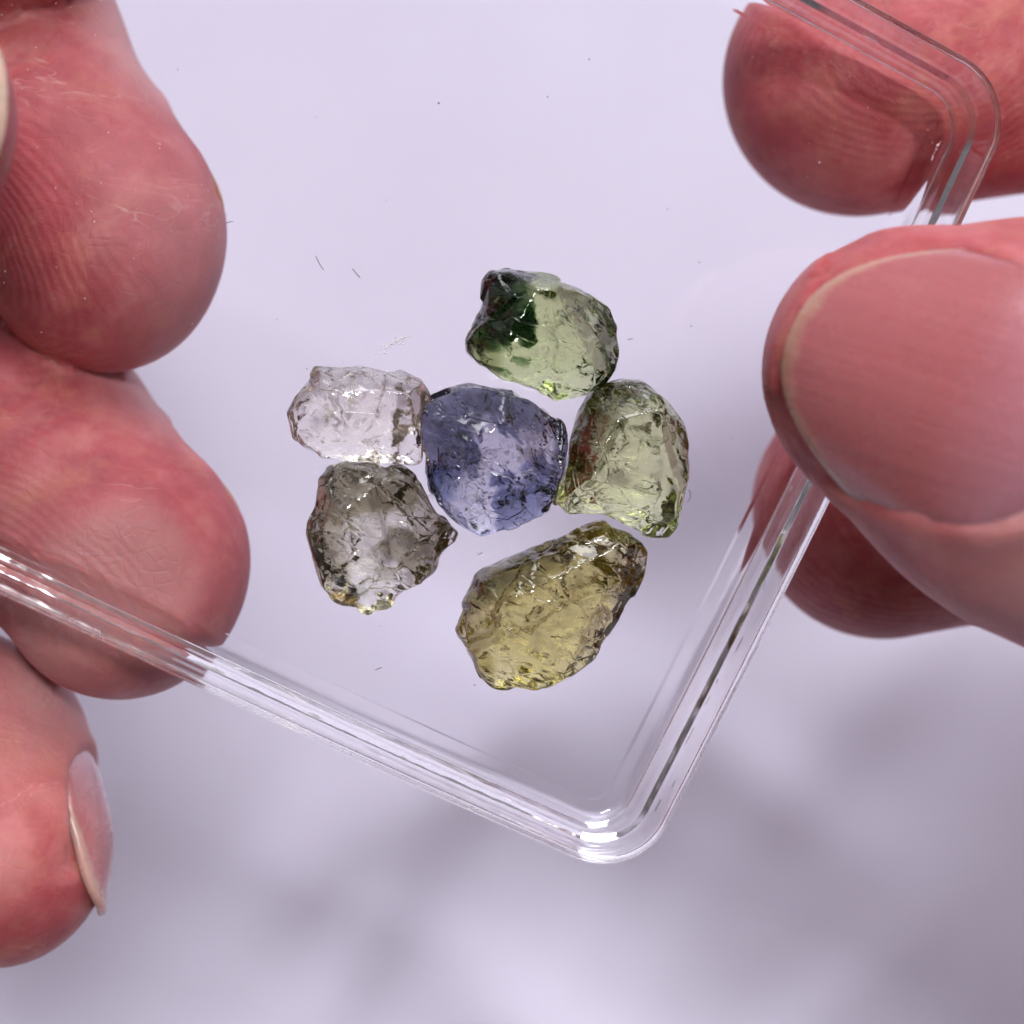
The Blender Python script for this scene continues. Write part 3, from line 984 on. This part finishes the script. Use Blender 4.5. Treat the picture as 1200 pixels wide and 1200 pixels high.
skin = mat_skin('skin', (0.29, 0.022, 0.034), (0.43, 0.068, 0.086), (0.64, 0.225, 0.225))
nail_pink = mat_nail('nail_pink', (0.45, 0.125, 0.135), (0.53, 0.30, 0.22), 0.976)
nail_side = mat_nail('nail_side', (0.50, 0.17, 0.16), (0.54, 0.28, 0.19), 0.95)
nail_long = mat_nail('nail_beige_edge', (0.54, 0.20, 0.21), (0.60, 0.36, 0.31), 0.92)
nail_thumb = mat_nail('nail_beige', (0.60, 0.34, 0.29), (0.66, 0.48, 0.38), 0.80)

# ---- the hand on the left: thumb on the tray, four fingers curled under it
LH = Hand('hand', 'hand at the left edge, four fingertips curled under the tray', skin)


def lfinger(tip, rt, bulge, rb, dip, rd, zt, zd, pip, mcp, nail=None, ntilt=-0.15, nmat=None, nc=0.9, lift=0.10, ndist=0.6):
    a = P(*tip, zt); d = P(*dip, zd); ra = R_at(rt, zt); rdd = R_at(rd, zd)
    b = P(*bulge, zt - 1.0); rbb = R_at(rb, zt)
    t = unit(a - d)
    n = unit(np.array([0.86, 0.42, ntilt])); n = unit(n - (n @ t) * t)
    m_ = a + (d - a) * 0.62
    LH.creases.append((m_ + t * 0.6, t, n, rdd)); LH.creases.append((m_ - t * 1.6, t, n, rdd))
    LH.finger([(a, ra), (m_, 0.47 * (ra + rdd)), (d, rdd), (np.array(pip), rdd * 1.12), (np.array(mcp), rdd * 1.25)], [Cap(b, b + (d - b) * 0.35, rbb, rbb * 0.92)])
    LH.pads.append((a, t, n, ra))
    if nail:
        base, W, L, over = nail
        LH.nails.append(Nail(a, t, n, W, L, over, base, nmat, curl=nc, dist=ndist, amp=0.3, lift=lift)); LH.nails[-1].fi = len(LH.fingers) - 1


lfinger((4, -112), 132, (24, -140), 110, (-150, -330), 140, -3.5, -12, (-62, 62, -30), (-80, 44, -52), None)
lfinger((120, 300), 137, (148, 250), 108, (-8, 55), 142, -5.0, -11, (-56, 40, -29), (-82, 28, -56), (-9.0, 5.0, 9.6, 0.1), -0.72, nail_side)
lfinger((140, 678), 142, (168, 640), 116, (28, 535), 152, -4.6, -10, (-54, 17, -30), (-84, 8, -56), (-8.5, 5.0, 9.6, 0.1), -0.72, nail_side)
lfinger((-4, 1012), 121, (25, 985), 92, (-32, 880), 123, -5.0, -9.0, (-54, -4, -26), (-80, -12, -50), (-5.5, 4.2, 10.4, 1.8), -0.24, nail_long, 0.2, 0.30, 1.15)
LH.under = (0, 1, 2, 3)
# thumb
th = P(-154, 140, 17.5)
LH.finger([(th, 7.6), (np.array([-53, 25, 16]), 10.2), (np.array([-76, 20, -2]), 11.5), (np.array([-92, 2, -32]), 14)], flat=(unit((0.1, 0.1, 1)), 1.25))
LH.nails.append(Nail(th, (1, 0.05, -0.1), (-0.1, 0.1, 1), 6.6, 15.0, 3.2, -7.5, nail_thumb, curl=0.28, dist=0.6)); LH.nails[-1].fi = len(LH.fingers) - 1
LH.palm = [Cap((-88, 40, -56), (-90, -14, -54), 12, 12), Cap((-100, 30, -52), (-104, -14, -46), 15, 15), Cap((-108, 15, -45), (-122, 0, -45), 19, 20),
           Cap((-122, 0, -45), (-185, -40, -55), 21, 25)]
LH.build()

# ---- the hand on the right: thumb laid over the rim, two fingertips under the tray
RH = Hand('hand', 'hand at the right edge, thumb nail on top pinching the tray rim', skin)
zf = -12.6
i0 = P(1005, 95, zf); i1 = P(1290, 40, -16)
RH.finger([(i0, R_at(158, zf)), (i1, R_at(172, -16)), (np.array([66, 34, -28]), 9.6), (np.array([94, 16, -46]), 11)])
RH.pads.append((i0, unit(i0 - i1), (0, 0, -1), 8.3))
m0 = P(1034, 596, -12.8); m1 = P(1300, 535, -17)
RH.finger([(m0, R_at(153, -12.8)), (m1, R_at(165, -17)), (np.array([64, 2, -32]), 9.6), (np.array([96, -4, -50]), 11.5)])
RH.pads.append((m0, unit(m0 - m1), (0, 0, -1), 8.2))
RH.finger([(np.array([50, -16, -30]), 7.6), (np.array([66, -14, -40]), 9), (np.array([96, -22, -50]), 11)])
RH.finger([(np.array([58, -32, -36]), 6.8), (np.array([74, -30, -44]), 8), (np.array([98, -38, -48]), 10)])
RH.under = (0, 1)
tz = 11.2
t0 = P(1062, 436, tz); t1 = P(1225, 497, tz + .8); t2 = P(1400, 575, tz + .5)
tn = unit((0.05, 0.06, 1))
RH.finger([(t0, R_at(169, tz)), (t1, R_at(232, tz)), (t2, R_at(236, tz)), (np.array([66, -16, 2]), 11.5), (np.array([94, -30, -24]), 15)], flat=(tn, 1.06), k=3.0)
RH.nails.append(Nail(t0 - unit((0.41, 0.91, 0)) * 0.8, t0 - t2, (0.05, 0.02, 1), 7.0, 16.2, 0.5, -9.4, nail_pink, curl=0.5, prox=0.42, dist=0.92, amp=0.5)); RH.nails[-1].fi = len(RH.fingers) - 1
RH.pads.append((t0, unit(t0 - t2), (0.05, 0.06, 1), 8.0))
RH.palm = [Cap((100, 22, -50), (102, -36, -50), 12, 11), Cap((112, 14, -48), (114, -34, -44), 15, 15), Cap((118, -8, -44), (130, -20, -44), 19, 20),
           Cap((130, -20, -44), (190, -60, -55), 21, 25)]
RH.build()

for o in bpy.data.objects:
    if '_m' in o: del o['_m']
